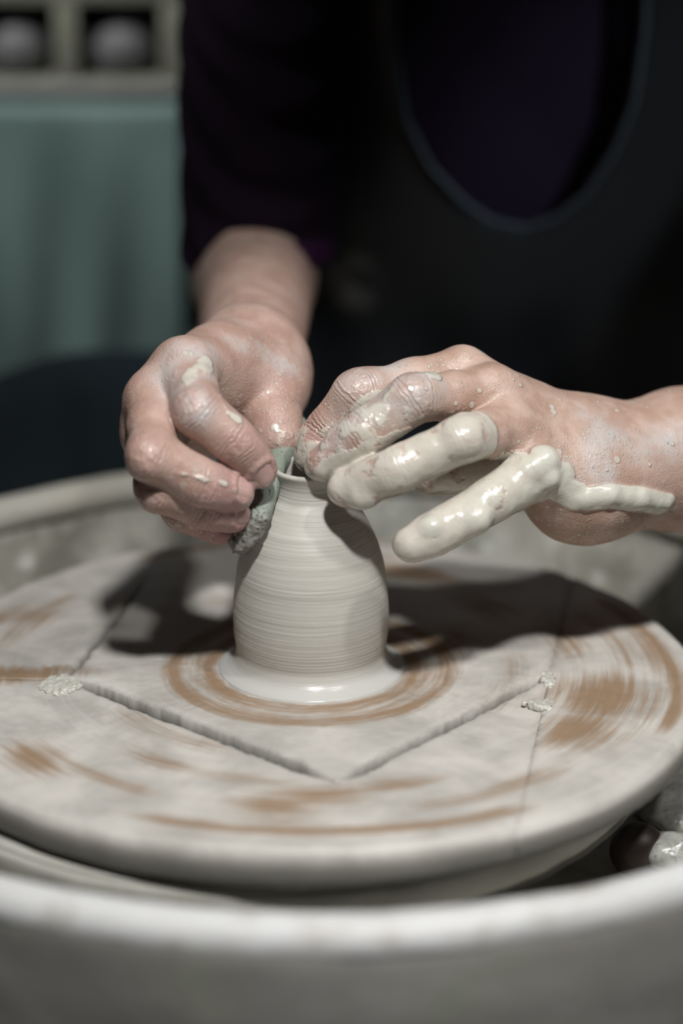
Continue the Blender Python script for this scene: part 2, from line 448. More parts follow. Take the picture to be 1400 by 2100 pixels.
def wheel_plates(root):
    # polar sheet with a rounded rim
    prof = [(r, 0) for r in np.linspace(.004, WR - .005, 70)] + \
           [(WR - .005 + .005 * math.sin(a), -.005 + .005 * math.cos(a)) for a in np.linspace(.2, math.pi / 2, 7)] + \
           [(WR, -.008), (WR - .0003, -.011), (WR - .001, -.0135), (WR - .003, -.0150)]
    V, Q = lathe('x', prof, 420, WC)
    bm = bmesh.new(); vs = [bm.verts.new(v) for v in V]
    for q in Q: bm.faces.new([vs[i] for i in q])
    bm.faces.new([vs[i * len(prof)] for i in range(420)][::-1])
    for a, b in ((LP, B1), (R2, R3), (LP, FP), (FP, RP)):
        n = Vector((-(b - a)[1], (b - a)[0], 0)).normalized()
        bmesh.ops.bisect_plane(bm, geom=bm.verts[:] + bm.edges[:] + bm.faces[:], plane_co=(a[0], a[1], 0), plane_no=n, dist=1e-6)
    bmesh.ops.bisect_plane(bm, geom=bm.verts[:] + bm.edges[:] + bm.faces[:], plane_co=(0, LP[1], 0), plane_no=(0, 1, 0), dist=1e-6)

    def which(x, y):
        if side(R3, R2, x, y) < 0: return 'right'
        if side(LP, FP, x, y) > 0 and side(FP, RP, x, y) > 0 and side(LP, B1, x, y) < 0: return 'centre'
        if side(LP, B1, x, y) > 0 and y > LP[1]: return 'left'
        return 'front'
    joints = [(LP, FP, 3.0), (FP, RP, 1.5), (R2 + (R2 - R3) * .6, RP, .55), (RP, R3, .32), (LP, B1 + (B1 - LP) * .1, 1.2), (LP, LP - np.array([.06, 0]), .15)]
    pid = {}
    for f in bm.faces:
        c = f.calc_center_median(); pid.setdefault(which(c.x, c.y), []).append(f)
    for name, faces in pid.items():
        fs = set(faces); idx = {}; v2 = []; qs = []
        for f in faces:
            for v in f.verts:
                if v not in idx: idx[v] = len(v2); v2.append(v.co.copy())
        b2 = bmesh.new(); nv = [b2.verts.new(c) for c in v2]
        for f in faces: b2.faces.new([nv[idx[v]] for v in f.verts])
        co = np.array([v.co[:] for v in nv]); cen = co[:, :2].mean(0)
        if name == 'front': cen = np.array([0., -.13])
        # lift, relief of the smeared clay and rounded joints
        p3 = co.copy(); p3[:, 2] = 0
        edge = np.zeros(len(co)); push = np.zeros((len(co), 2))
        for a, b, wd in joints:
            ba = b - a; t = np.clip(((co[:, :2] - a) @ ba) / (ba @ ba), 0, 1)
            q = a + t[:, None] * ba; d = np.linalg.norm(co[:, :2] - q, axis=1) * 1000
            nrm = np.array([-ba[1], ba[0]]) / np.linalg.norm(ba)
            sg = np.sign(side(a, b, co[:, 0], co[:, 1])); near = np.abs(side(a, b, co[:, 0], co[:, 1])) < 1e-7
            sg[near] = np.sign(side(a, b, cen[0], cen[1]))
            wob = wd * (.75 + (.25 if wd > 2 else .5) * vnoise(p3, 200, 3) + (.12 if wd > 2 else .35) * vnoise(p3, 700, 5))
            taper = sstep(0, .1, t) * (1 - sstep(.86, 1, t)) if wd > 1 else sstep(0, .05, t) * (1 - sstep(.93, 1, t))
            wob = wob * taper
            push += (sg * np.maximum(wob, .06) * np.exp(-(d / (2.5 + wd)) ** 2) * .001)[:, None] * nrm
            edge = np.maximum(edge, np.exp(-(d / 1.6) ** 2) * np.minimum(1, wd) * taper)
        lift = {'centre': .0011, 'left': .0003, 'right': .0005, 'front': 0}[name]
        rr = np.hypot(co[:, 0], co[:, 1])
        z = co[:, 2] + lift * (1 - sstep(.145, .158, rr)) - edge * .0009
        z += .00045 * fbm(p3, 90, 1) + .00022 * vnoise(p3, 420, 9) + .00018 * np.sin(rr * 2600 + 3 * vnoise(p3, 30, 2)) * sstep(.03, .06, rr)
        rimw = sstep(.150, .161, rr)
        th = np.arctan2(co[:, 1], co[:, 0])
        z += rimw * (.0012 * np.sin(th * 3 + .6) + .0009 * vnoise(p3, 35, 4)) * sstep(-.015, -.002, co[:, 2])
        co[:, :2] += push
        for v, c, zz in zip(nv, co, z): v.co = (c[0], c[1], zz)
        be = [e for e in b2.edges if len(e.link_faces) == 1 and min(v.co.z for v in e.verts) > -.0147]
        b2.verts.index_update(); n0 = len(b2.verts)
        r = bmesh.ops.extrude_edge_only(b2, edges=be)
        for g in r['geom']:
            if isinstance(g, bmesh.types.BMVert): g.co.z = min(g.co.z - .0005, -.0075)
        nm = {'centre': 'square_plate', 'left': 'side_plate', 'right': 'side_plate', 'front': 'front_plate'}[name]
        me = bm_mesh(nm, b2)
        cc = np.array([v.co[:] for v in me.vertices])
        at = me.attributes.new('wear', 'FLOAT', 'POINT'); at.data.foreach_set('value', wear_map(cc[:, 0], cc[:, 1]).astype(np.float32))
        darken = sstep(-.0008, -.0032, cc[:, 2]) * (np.hypot(cc[:, 0], cc[:, 1]) < .155)  # darker down into the grooves and beside the joints
        darken[:n0] = np.maximum(darken[:n0], edge * .35)
        rr_ = np.hypot(cc[:, 0] - WC[0], cc[:, 1] - WC[1]); darken = np.maximum(darken, .62 * sstep(-.003, -.008, cc[:, 2]) * (rr_ > .156))   # darker towards the bottom of the rim face
        at = me.attributes.new('darken', 'FLOAT', 'POINT'); at.data.foreach_set('value', darken.astype(np.float32))
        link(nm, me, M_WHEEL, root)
    bm.free()


wheel = thing('turntable', 'round clay-smeared wooden wheel head under the pot, square plate let into it', 'turntable', (0, 0, -.036))
wheel_plates(wheel)


def jit(amp, f, seed):
    def fn(T, r, z):
        p = np.stack([r * np.cos(T), r * np.sin(T), z], -1).reshape(-1, 3)
        return (amp * fbm(p, f, seed)).reshape(r.shape), (amp * .6 * fbm(p, f, seed + 5)).reshape(r.shape)
    return fn


V, Q = lathe('core', [(.0, -.0078), (.08, -.0078), (WR - .004, -.0078), (WR - .004, -.0148), (.10, -.0155), (0, -.0155)], 160, WC)
link('core_disc', np_mesh('core_disc', V, Q, True, {'wear': np.zeros(len(V)), 'darken': np.full(len(V), .85)}), M_UNDER, wheel)
pr = smooth_prof([(.02, -.0155), (.120, -.0156), (.1525, -.0175), (.1565, -.0195), (.1580, -.0225), (.1572, -.029), (.154, -.0345), (.146, -.036), (.05, -.036), (.02, -.036)], 5)
V, Q = lathe('bat', pr, 200, WC + np.array([-.0150, .002]), jitter=jit(.0008, 60, 3))
link('lower_bat', np_mesh('lower_bat', V, Q, True, {'wear': wear_map(V[:, 0], V[:, 1]) * .3, 'darken': np.zeros(len(V))}), M_EDGE, wheel)
V, Q = lathe('shaft', [(0, -.036), (.022, -.036), (.022, -.0752), (0, -.0752)], 40)
link('shaft', np_mesh('shaft', V, Q, False), M_METAL, wheel)

# ------------------------------------------------------------------ splash pan
PC = np.array([.005, .004])
pan = thing('splash_pan', 'wide pale splash pan with a rounded lip, smeared with wet clay, around the wheel head', 'splash pan', (PC[0], PC[1], -.075))
pr = smooth_prof([(.028, -.058), (.08, -.060), (.150, -.060), (.190, -.056), (.214, -.040), (.224, -.018), (.2285, -.004)], 8)
V, Q = lathe('in', pr, 300, PC, jitter=jit(.0030, 34, 11))
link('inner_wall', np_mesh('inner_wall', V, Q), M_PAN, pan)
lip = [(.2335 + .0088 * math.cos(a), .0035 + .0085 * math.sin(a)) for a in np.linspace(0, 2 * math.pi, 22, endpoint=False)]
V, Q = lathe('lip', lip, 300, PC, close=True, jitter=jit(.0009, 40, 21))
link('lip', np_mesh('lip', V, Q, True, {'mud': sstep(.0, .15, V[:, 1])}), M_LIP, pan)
pr = smooth_prof([(.2405, .0055), (.2422, .001), (.2427, -.010), (.2425, -.03), (.239, -.060), (.226, -.072), (.10, -.075), (.028, -.075)], 6)
V, Q = lathe('outp', pr, 240, PC, jitter=jit(.0006, 30, 31))
link('outer_wall', np_mesh('outer_wall', V, Q), M_PANOUT, pan)

# wheel machine under the pan (its table and legs)
mach = thing('wheel_stand', 'dark steel stand carrying the splash pan and wheel head', 'stand', (0, 0, FLOOR))
bm = bmesh.new(); box_bm(bm, (-.20, -.20, -.105), (.20, .18, -.0755), .008); link('table', bm_mesh('table', bm), M_METAL, mach)
bm = bmesh.new(); box_bm(bm, (-.12, -.10, -.40), (.12, .16, -.115), .012); link('motor_box', bm_mesh('motor_box', bm), M_METAL, mach)
for sx in (-1, 1):
    for sy in (-1, 1):
        link('leg', tube([(sx * .18, sy * .17, -.105), (sx * .185, sy * .175, FLOOR)], .016, 12), M_METAL, mach)

# ------------------------------------------------------------------ the pot
def zpx(py): return P(638, py, 0)[2]


outer = [(.0386, .0000), (.0381, .0010), (.0364, .0019), (.0344, .0029), (.0327, .0043), (.0315, .0062), (.0308, .0088)]
outer += [(r * .2017e-3, zpx(y)) for y, r in ((1312, 154.5), (1286, 157.5), (1242, 157.5), (1194, 153), (1153, 146.5), (1110, 133), (1080, 119), (1056, 104),
                                              (1036, 90), (1018, 77), (1002, 70.5), (988, 69.5), (976, 72), (966, 75.5))]
rim_r, rim_z = outer[-1]
outer += [(rim_r - .0005, rim_z + .0010), (rim_r - .0016, rim_z + .0012), (rim_r - .0024, rim_z + .0002)]
inner = [(rim_r - .0034, rim_z - .004), (rim_r - .0042, rim_z - .008), (.0125, zpx(1036)), (.020, zpx(1090)), (.0262, zpx(1194)), (.0270, zpx(1286)), (.022, .008), (.0, .0065)]
po = smooth_prof(outer, 22); pi_ = smooth_prof([outer[-1]] + inner, 8)[1:]
prof = np.vstack([po, pi_])
_zl = np.linspace(0, .1, 400); _rg = np.random.default_rng(3)
_ridge = np.convolve(_rg.normal(size=400), [.2, .6, .2], 'same') * .00004 + np.convolve(_rg.normal(size=400), np.ones(9) / 9, 'same') * .00012


def potjit(T, r, z):
    body = sstep(.006, .012, z) * (1 - sstep(.082, .087, z))
    spiral = np.interp(z + .0012 * T / 6.283 + .0004 * np.sin(T + z * 200), _zl, _ridge)
    p = np.stack([np.cos(T) * 1.2 + 3, np.sin(T) * 1.2 + 3, z * 420], -1).reshape(-1, 3)
    tear = vnoise(p, 1.0, 4).reshape(r.shape) * sstep(.05, .066, z) * (1 - sstep(.072, .080, z)) * .00022
    return (spiral + tear) * body + .00025 * np.sin(T + .5) * sstep(.0075, .002, z), 0 * r


V, Q = lathe('pot', prof, 256, (0, 0), jitter=potjit)
pot = link('clay_pot', np_mesh('clay_pot', V, Q, True, {'wet': sstep(.0090, .0030, V[:, 2]) * (np.hypot(V[:, 0], V[:, 1]) > .0285)}), M_POT)
pot.location = (0, 0, .0008)
pot['label'] = 'small wet grey clay bottle with a narrow neck, standing on the turntable'; pot['category'] = 'pot'

# ------------------------------------------------------------------ the potter
class Finger:
    """chain of joints (knuckle, middle joint, end joint, tip) in metres; dorsal is away from the curl"""
    def __init__(s, pts, radii, dorsal=None, clay=None):
        s.p = [PM(*q) for q in pts]; s.r = [r * .001 for r in radii]
        p = s.p
        d = p[1] - (p[0] + p[-1]) / 2 if dorsal is None else np.asarray(dorsal, float)
        s.d = d / np.linalg.norm(d); s.prims = []; s.cum = [0]
        for i in range(len(p) - 1):
            a, b = p[i], p[i + 1]; L = np.linalg.norm(b - a); ax = (b - a) / L; s.cum.append(s.cum[-1] + L)
            n = s.d - ax * (s.d @ ax); n /= np.linalg.norm(n)
            ra, rb = s.r[i], s.r[i + 1]
            m = (a + b) / 2
            s.prims.append((a, m, ra, (ra + rb) / 2 * .985)); s.prims.append((m, b, (ra + rb) / 2 * .985, rb))
            last = i == len(p) - 2
            q0, q1 = (.25, .8) if not last else (.35, .92)                   # fleshy pad on the palm side
            s.prims.append((a + (b - a) * q0 - n * ra * .24, a + (b - a) * q1 - n * rb * .24, ra * .78, rb * (.80 if not last else .84)))
            if not last:                                                     # bony joint on the back
                s.prims.append((b + n * rb * .05 - ax * .004, b + n * rb * .05 + ax * .004, rb * .92, rb * .90))
        s.tip, s.tipn, s.tipa = p[-1], n, ax
        s.lo = np.min([q - .02 for q in p], 0); s.hi = np.max([q + .02 for q in p], 0)
    def sdf(s, x):
        d = None
        for pr in s.prims:
            e = rcone(x, *pr); d = e if d is None else smin(d, e, .0048)
        return d
    def along(s, x):
        """distance along the finger from the knuckle, distance to its axis, back-of-finger factor"""
        best = None
        for i in range(len(s.p) - 1):
            t, pa, ba = seg_t(x, s.p[i], s.p[i + 1]); q = pa - t[:, None] * ba
            dd = np.sqrt((q * q).sum(1)); al = s.cum[i] + t * (s.cum[i + 1] - s.cum[i]); dz = (q @ s.d.astype(np.float32)) / np.maximum(dd, 1e-5)
            if best is None: best = [dd, al, dz]
            else:
                m = dd < best[0]
                best = [np.where(m, dd, best[0]), np.where(m, al, best[1]), np.where(m, dz, best[2])]
        return best[1], best[0], best[2]


def hand_sdf(palm, fingers, extra=(), carve=(), kp=.012, kf=.006):
    def fn(x):
        d = None
        for a, b, ra, rb, k in palm:
            e = rcone(x, a, b, ra, rb); d = e if d is None else smin(d, e, k)
        r = d
        for f in fingers:
            bb = ((x > f.lo) & (x < f.hi)).all(1)
            e = np.full(len(x), .05, np.float32); e[bb] = f.sdf(x[bb])
            r = smin(r, smin(d, e, kf), .0012)
        for a, b, ra, rb, k in extra: r = smin(r, rcone(x, a, b, ra, rb), k)
        for a, b, ra, rb, k in carve: r = smax(r, -rcone(x, a, b, ra, rb), k)
        return r + .00022 * fbm(x, 170, 2, 2) + .0005 * fbm(x, 60, 7, 2)
    return fn


# ---- the potter's right hand (it holds the rib against the neck of the pot)
A_i = Finger([(380, 752, 4), (404, 842, -25), (482, 906, -27), (529, 966, -21)], (10.2, 8.7, 7.9, 6.9))
A_m = Finger([(316, 818, -4), (309, 934, -39), (412, 990, -36), (483, 1012, -28)], (9.8, 8.5, 8.0, 7.0))
A_r = Finger([(306, 890, 0), (326, 998, -32), (415, 1036, -29), (478, 1056, -21)], (9.6, 8.4, 7.6, 6.8))
A_p = Finger([(332, 944, 10), (374, 1042, -14), (430, 1066, -13), (472, 1080, -8)], (8.8, 7.3, 6.7, 6.1))
A_t = Finger([(560, 794, 46), (559, 848, 32), (574, 903, 22)], (11.2, 10.2, 8.8), dorsal=(.8, .5, .4))
W = [PM(512, 747, 66), PM(545, 776, 62)]
E_R = PM(520, 568, 228)
A_palm = [(W[0], W[1], .0195, .0160, .010),
          (W[0], A_i.p[0], .0175, .0108, .012), (W[0], A_m.p[0], .019, .0112, .012), (W[0], A_r.p[0], .018, .0105, .012), (W[0] + np.array([-.004, 0, -.012]), A_p.p[0], .017, .010, .012),
          (W[1], A_t.p[0], .0150, .0115, .010), (A_i.p[0] * .45 + W[0] * .55, A_t.p[0], .012, .010, .014),
          (W[0], E_R, .0205, .0255, .008), (W[1] + np.array([-.006, .006, 0]), E_R + np.array([.003, 0, 0]), .0170, .0255, .008), (E_R, PM(543, 380, 258), .0265, .029, .008)]
A_extra = [(A_i.p[0] + A_i.d * .0012, A_i.p[0] * .97 + W[0] * .03, .0098, .0095, .006)]

# ---- the potter's left hand (it steadies the rim, covered in slip)
B_i = Finger([(946, 764, 26), (738, 806, 4), (672, 882, 4), (640, 938, 2)], (9.8, 8.6, 7.6, 6.6))
B_m = Finger([(1008, 804, 10), (850, 816, -12), (748, 888, -17), (664, 950, -15)], (9.8, 8.4, 7.5, 6.7))
B_r = Finger([(1044, 876, -2), (950, 900, -27), (815, 962, -31), (706, 1002, -25)], (9.6, 7.9, 7.2, 6.5))
B_p = Finger([(1102, 966, -10), (1004, 1026, -26), (908, 1086, -36), (840, 1117, -41)], (8.6, 7.1, 6.5, 5.9), dorsal=(-.25, -.45, .85))
B_t = Finger([(1110, 930, 26), (990, 952, 18), (880, 968, 6)], (12, 10.5, 8.4), dorsal=(0, 1, -.2))
V0 = [PM(1190, 916, 30), PM(1198, 1002, 12)]
E_L = PM(1980, 860, 190)
F_L = PM(1410, 935, 46)
B_palm = [(V0[0], V0[1], .0145, .0158, .012),
          (V0[0], B_i.p[0], .0135, .0092, .010), (V0[0], B_m.p[0], .0145, .0106, .010), ((V0[0] + V0[1]) / 2, B_r.p[0], .016, .0106, .010), (V0[1], B_p.p[0], .0165, .0098, .012),
          (V0[1] * .7 + B_p.p[0] * .3 + np.array([0, .004, -.004]), V0[1], .0150, .0160, .012), (V0[0], B_t.p[0], .014, .0125, .014),
          ((V0[0] + V0[1]) / 2, F_L, .0215, .0235, .016), (V0[1], F_L + np.array([0, -.004, -.004]), .0160, .020, .014), (F_L, E_L, .024, .040, .02),
          (E_L, E_L + np.array([.01, .13, .13]), .04, .046, .03)]
ulna = PM(1305, 968, 14)
B_extra = [(B_i.p[0] + np.array([0, -.003, .0065]), V0[0] + np.array([-.004, -.004, .010]), .0034, .0030, .006), (B_m.p[0] + np.array([0, -.005, .0065]), V0[0] + np.array([-.002, -.008, .0085]), .0034, .0030, .006),
           (ulna, ulna + np.array([.004, .004, 0]), .0085, .0085, .010)]


def B_surf(px, py, fn, y0=-.09, y1=.15):
    """first point of the surface on the line of sight through a place of the photograph"""
    a = P(px, py, y0); b = P(px, py, y1); u = (b - a) / np.linalg.norm(b - a); t = 0.
    for _ in range(80):
        d = float(fn((a + u * t)[None].astype(np.float32))[0]); t += max(d * .8, 1e-5)
        if d < 1e-4: break
    return a + u * t


NAILS = [(A_i, .0110, .0108, (.12, -.93, .36)), (A_m, .0100, .0104, (0, -.75, .66)), (A_r, .0095, .0100, (0, -.85, .5)), (A_p, .0085, .0088, (0, -.85, .5))]


def nail_points(f, L, Wd, n, uv, ahead=.55):
    """points of the fingertip's surface at nail coordinates u (root to edge, 0..1) and v (-1..1)"""
    a = f.tipa; n0 = np.asarray(n, float); n0 = n0 - a * (n0 @ a); n0 /= np.linalg.norm(n0); b = np.cross(a, n0); r = f.r[-1]; pts = []; dirs = []
    for u, v in uv:
        hw = Wd / 2 * (1 - .22 * (max(0, .3 - u) / .3) ** 2 - .12 * max(0, u - .8) / .2)
        s = r * ahead + (u - 1) * L + (-.0011 * v * v if u > .5 else .0009 * v * v * (1 - u * 2))
        ang = v * hw / (r * 1.12); dr = n0 * math.cos(ang) + b * math.sin(ang)
        pts.append(f.tip + a * s + dr * .016); dirs.append(-dr)
    pts = np.array(pts); dirs = np.array(dirs); t = np.zeros(len(pts))
    for _ in range(40): t += np.clip(f.sdf((pts + dirs * t[:, None]).astype(np.float32)), 0, .004) * .9
    t = np.minimum(t, .016 - r * .80)
    return pts + dirs * t[:, None], dirs


for nf in NAILS:
    q, dr = nail_points(*nf, [(.85, -1.12), (.6, -1.16), (.3, -1.2), (.05, -1.1), (-.08, -.6), (-.1, 0), (-.08, .6), (.05, 1.1), (.3, 1.2), (.6, 1.16), (.85, 1.12)])
    q = q + dr * .0004
    A_extra += [(a, b, .0010, .0010, .0016) for a, b in zip(q, q[1:])]

fA = hand_sdf(A_palm, [A_i, A_m, A_r, A_p, A_t], A_extra)
fB0 = hand_sdf(B_palm, [B_i, B_m, B_r, B_p, B_t], B_extra)


def stroke(px, fn): return [B_surf(x, y, fn) for x, y in px]


def cap_field(x, pts, r, soft):
    d = np.full(len(x), 9., np.float32)
    for a, b in zip(pts, pts[1:] if len(pts) > 1 else pts): d = np.minimum(d, rcone(x, a, b, 0, 0))
    return sstep(r + soft, r - soft, d)


def clay_B(x):
    c = np.zeros(len(x), np.float32)
    for f, a0, a1, am in ((B_r, .018, .023, .60), (B_m, .016, .055, .50), (B_m, .080, .090, .9), (B_p, -.004, .001, .64), (B_i, .06, .075, .6), (B_t, .0, .02, .55)):
        al, dd, dz = f.along(x)
        if f is B_p: dd = np.where(al > .012, dd, dd + .0035 * (1 - al / .012)); al = al + (dd > .0001) * 0 - (al <= 0) * .01
        c = np.maximum(c, am * sstep(a0, a1, al) * (dd < .0140))
    for a, b, ra, rb, k in lumps: c = np.maximum(c, sstep(ra + .0035, ra + .0010, rcone(x, a, b, 0, 0)))
    # slip left open on the ring finger and a fingertip, film further up the middle finger
    c -= .42 * cap_field(x, S_open[0], .0035, .003) + .5 * cap_field(x, S_open[1], .003, .0025)
    c = np.maximum(c, cap_field(x, S_ridge, .0036, .0014)); c = np.maximum(c, cap_field(x, S_under, .006, .003))
    c = np.maximum(c, .9 * cap_field(x, S_mid, .0034, .002)); c = np.maximum(c, .8 * cap_field(x, S_heel, .005, .004))
    return c.clip(0, 1)


S_open = [stroke([(860, 945), (905, 925)], fB0), stroke([(655, 925), (662, 935)], fB0)]
S_ridge = stroke([(1205, 1022), (1250, 1016), (1310, 1022), (1360, 1032)], fB0)
S_under = stroke([(1090, 1012), (1130, 1000), (1180, 1020)], fB0)
S_mid = stroke([(770, 850), (830, 800), (890, 770)], fB0)
S_heel = stroke([(1140, 1000), (1160, 970)], fB0)
lumps = []
for px, py, r, k in ((740, 1022, 3.6, 5), (972, 1066, 5.2, 3), (1112, 948, 4.6, 4), (1121, 984, 3.2, 3), (1088, 962, 3.6, 4), (712, 1006, 3.8, 4),
                     (880, 1082, 2.6, 3), (646, 962, 3, 3)):
    q = B_surf(px, py, fB0); c = q + np.array([0, .8, -.3]) * (r * .00055)
    lumps.append((c, c + np.array([.0012, 0, .0004]), r * .001, r * .001, k * .001))


S_rd = [q + np.array([0, .0012, -.0004]) for q in S_ridge]
lumps += [(a, b, .0030, .0026, .003) for a, b in zip(S_rd, S_rd[1:])]


def fB(x):
    d = fB0(x)
    for a, b, ra, rb, k in lumps: d = smin(d, rcone(x, a, b, ra, rb), k)
    m = d < .004
    if m.any():
        y = x[m]; c = clay_B(y)
        d[m] -= sstep(.25, .75, c) * (.0006 + .00034 * fbm(y, 170, 6, 2))
    return d


def clay_A(x):
    c = np.zeros(len(x), np.float32)
    c = np.maximum(c, .62 * cap_field(x, T_back, .0055, .004)); c = np.maximum(c, .85 * cap_field(x, T_edge, .0026, .0020) * (.8 + .5 * vnoise(x, 230, 7)))
    c = np.maximum(c, .85 * cap_field(x, T_mid, .0013, .0016) * (.75 + .6 * vnoise(x, 230, 4))); c = np.maximum(c, .55 * cap_field(x, T_thumb, .004, .003))
    return c


T_back = stroke([(425, 745), (385, 790)], fA); T_edge = stroke([(455, 815), (470, 845), (488, 860)], fA)
T_mid = stroke([(352, 968), (385, 975), (430, 985), (462, 993)], fA); T_thumb = stroke([(560, 880), (575, 900), (590, 890)], fA)


def fA2(x):
    d = fA(x); m = d < .003
    if m.any():
        y = x[m]; d[m] -= sstep(.3, .75, clay_A(y)) * (.0005 + .0004 * fbm(y, 260, 6, 2))
    return d


def skin_attrs(x, fingers, clay, wet_f, film_pts, pink_extra=()):
    kn = np.zeros(len(x), np.float32); axv = np.zeros(len(x), np.float32); pink = np.zeros(len(x), np.float32); wet = np.zeros(len(x), np.float32)
    bd = np.full(len(x), 9., np.float32)
    for f in fingers:
        al, dd, dz = f.along(x); near = dd < bd; bd = np.minimum(bd, dd)
        k = np.zeros(len(x), np.float32)
        for j in range(1, len(f.p) - 1): k = np.maximum(k, np.exp(-((al - f.cum[j]) / .0040) ** 2))
        k *= sstep(-.1, .6, dz) * (dd < .013)
        kn = np.where(near, k, kn); axv = np.where(near, al, axv)
        pk = sstep(f.cum[-1] - .026, f.cum[-1] - .004, al) * .75 + .15 * k
        pink = np.where(near, pk * (dd < .013) * (.55 if f in (B_i, B_m) else 1) * (f is not A_t) * (f is not B_t), pink)
        if f in wet_f: wet = np.maximum(wet, sstep(.015, .05, al) * (dd < .013))
    film = np.zeros(len(x), np.float32)
    for pts, r, s in film_pts: film = np.maximum(film, cap_field(x, pts, r, s))
    for pts, r, s in pink_extra: pink = np.maximum(pink, .7 * cap_field(x, pts, r, s))
    return dict(clay=clay(x), film=film, pink=pink, ax=axv, kn=kn, wet=wet)


HV = .0008
loA = np.min([f.lo for f in (A_i, A_m, A_r, A_p, A_t)] + [W[0] - .03], 0); hiA = np.max([f.hi for f in (A_i, A_t)] + [W[1] + .03, PM(520, 600, 205) + .04], 0)
loA[2] -= .004
VA, QA = surface_net(fA2, loA, hiA, HV, .002)
loB = np.min([f.lo for f in (B_i, B_m, B_r, B_p, B_t)], 0); hiB = np.max([f.hi for f in (B_i, B_m, B_r, B_p, B_t)] + [PM(1520, 930, 60) + .034], 0)
loB[2] -= .006
VB, QB = surface_net(fB, loB, hiB, HV, .004)
# coarser upper arms and trunk under the clothes
SH_R = P(560, -330, .35); SH_L = np.array([.315, .42, .33])
CH = np.array([.142, .44, .0])


def trunk(x, g=0.0, kk=.06):
    d = rcone(x, CH + np.array([-.075, .02, -.03]), CH + np.array([-.080, -.02, .30]), .112, .100)
    d = smin(d, rcone(x, CH + np.array([.075, .02, -.03]), CH + np.array([.080, -.02, .30]), .112, .100), .10)
    d = smin(d, rcone(x, CH + np.array([-.15, .0, .335]), CH + np.array([.15, .0, .335]), .062, .062), kk)
    return d - g


def arms(x, g=0.0):
    d = rcone(x, SH_R, E_R + np.array([0, .015, .01]), .040 + g, .028 + g * .7)
    d = np.minimum(d, rcone(x, E_R + np.array([0, 0, -.004]), PM(545, 380, 258), .0265 + g * .7, .031 + g * .7))
    e = rcone(x, SH_L, E_L + np.array([0, .01, .0]), .055 + g, .044 + g)
    return np.minimum(d, e)


NK = np.array([.142, .43, .36])


def fT(x):
    d = smin(trunk(x), arms(x), .04)
    d = smin(d, rcone(x, NK, NK + np.array([0, -.03, .12]), .055, .052), .03)
    hd = NK + np.array([0, -.055, .19])
    d = smin(d, rcone(x, hd + np.array([0, .01, .04]), hd + np.array([0, -.025, -.045]), .080, .052), .03)
    d = smin(d, rcone(x, hd + np.array([0, -.098, .0]), hd + np.array([0, -.108, -.022]), .008, .012), .012)   # nose
    for sx in (-1, 1):
        d = smin(d, rcone(x, hd + np.array([sx * .078, .02, .01]), hd + np.array([sx * .078, .02, -.02]), .012, .009), .008)  # ears
        d = smax(d, -rcone(x, hd + np.array([sx * .031, -.098, .018]), hd + np.array([sx * .036, -.098, .018]), .012, .012), .012)  # eye sockets
    d = smax(d, -rcone(x, hd + np.array([-.020, -.096, -.052]), hd + np.array([.020, -.096, -.052]), .003, .003), .006)  # mouth
    d = smin(d, rcone(x, F_L + (E_L - F_L) * .05, E_L, .0243, .0395), .01)
    return smin(d, rcone(x, W[0] + (E_R - W[0]) * .75, E_R, .026, .030), .01)


VT, QT = surface_net(fT, (-.17, .02, -.16), (.45, .60, .72), .006)
Vb = np.vstack([VA, VB, VT]); Qb = np.vstack([QA, QA * 0]) if False else np.vstack([QA, QB + len(VA), QT + len(VA) + len(VB)])
tA = [(stroke([(360, 760), (420, 730)], fA), .012, .006), (stroke([(470, 700), (530, 715), (600, 760)], fA), .0035, .003), (stroke([(370, 800), (400, 840)], fA), .008, .005)]
tB = [(stroke([(1215, 855), (1225, 920), (1235, 990)], fB0), .007, .005), (stroke([(1260, 900), (1330, 915), (1390, 900)], fB0), .008, .006), (stroke([(1130, 960), (1170, 1000)], fB0), .008, .005),
      (stroke([(700, 880), (780, 830), (860, 790)], fB0), .011, .005), (stroke([(720, 780), (800, 750)], fB0), .008, .006)]
aA = skin_attrs(VA.astype(np.float32), [A_i, A_m, A_r, A_p, A_t], clay_A, [A_i, A_m], tA)
aB = skin_attrs(VB.astype(np.float32), [B_i, B_m, B_r, B_p, B_t], clay_B, [B_i, B_m], tB)
spA = .42 + 0 * VA[:, 0]; spB = .9 + 0 * VB[:, 0]
attrs = {k: np.concatenate([aA[k], aB[k], np.zeros(len(VT))]) for k in aA}
attrs['pink'][:len(VA)] += .26; attrs['pink'][len(VA):len(VA) + len(VB)] += .03
attrs['splash'] = np.concatenate([spA, spB, np.zeros(len(VT))])

person = thing('person', 'person in dark purple top and black apron, both hands on the clay bottle', 'person', (.142, .44, FLOOR))
body = link('body', np_mesh('body', Vb, Qb, True, attrs), M_SKIN, person)


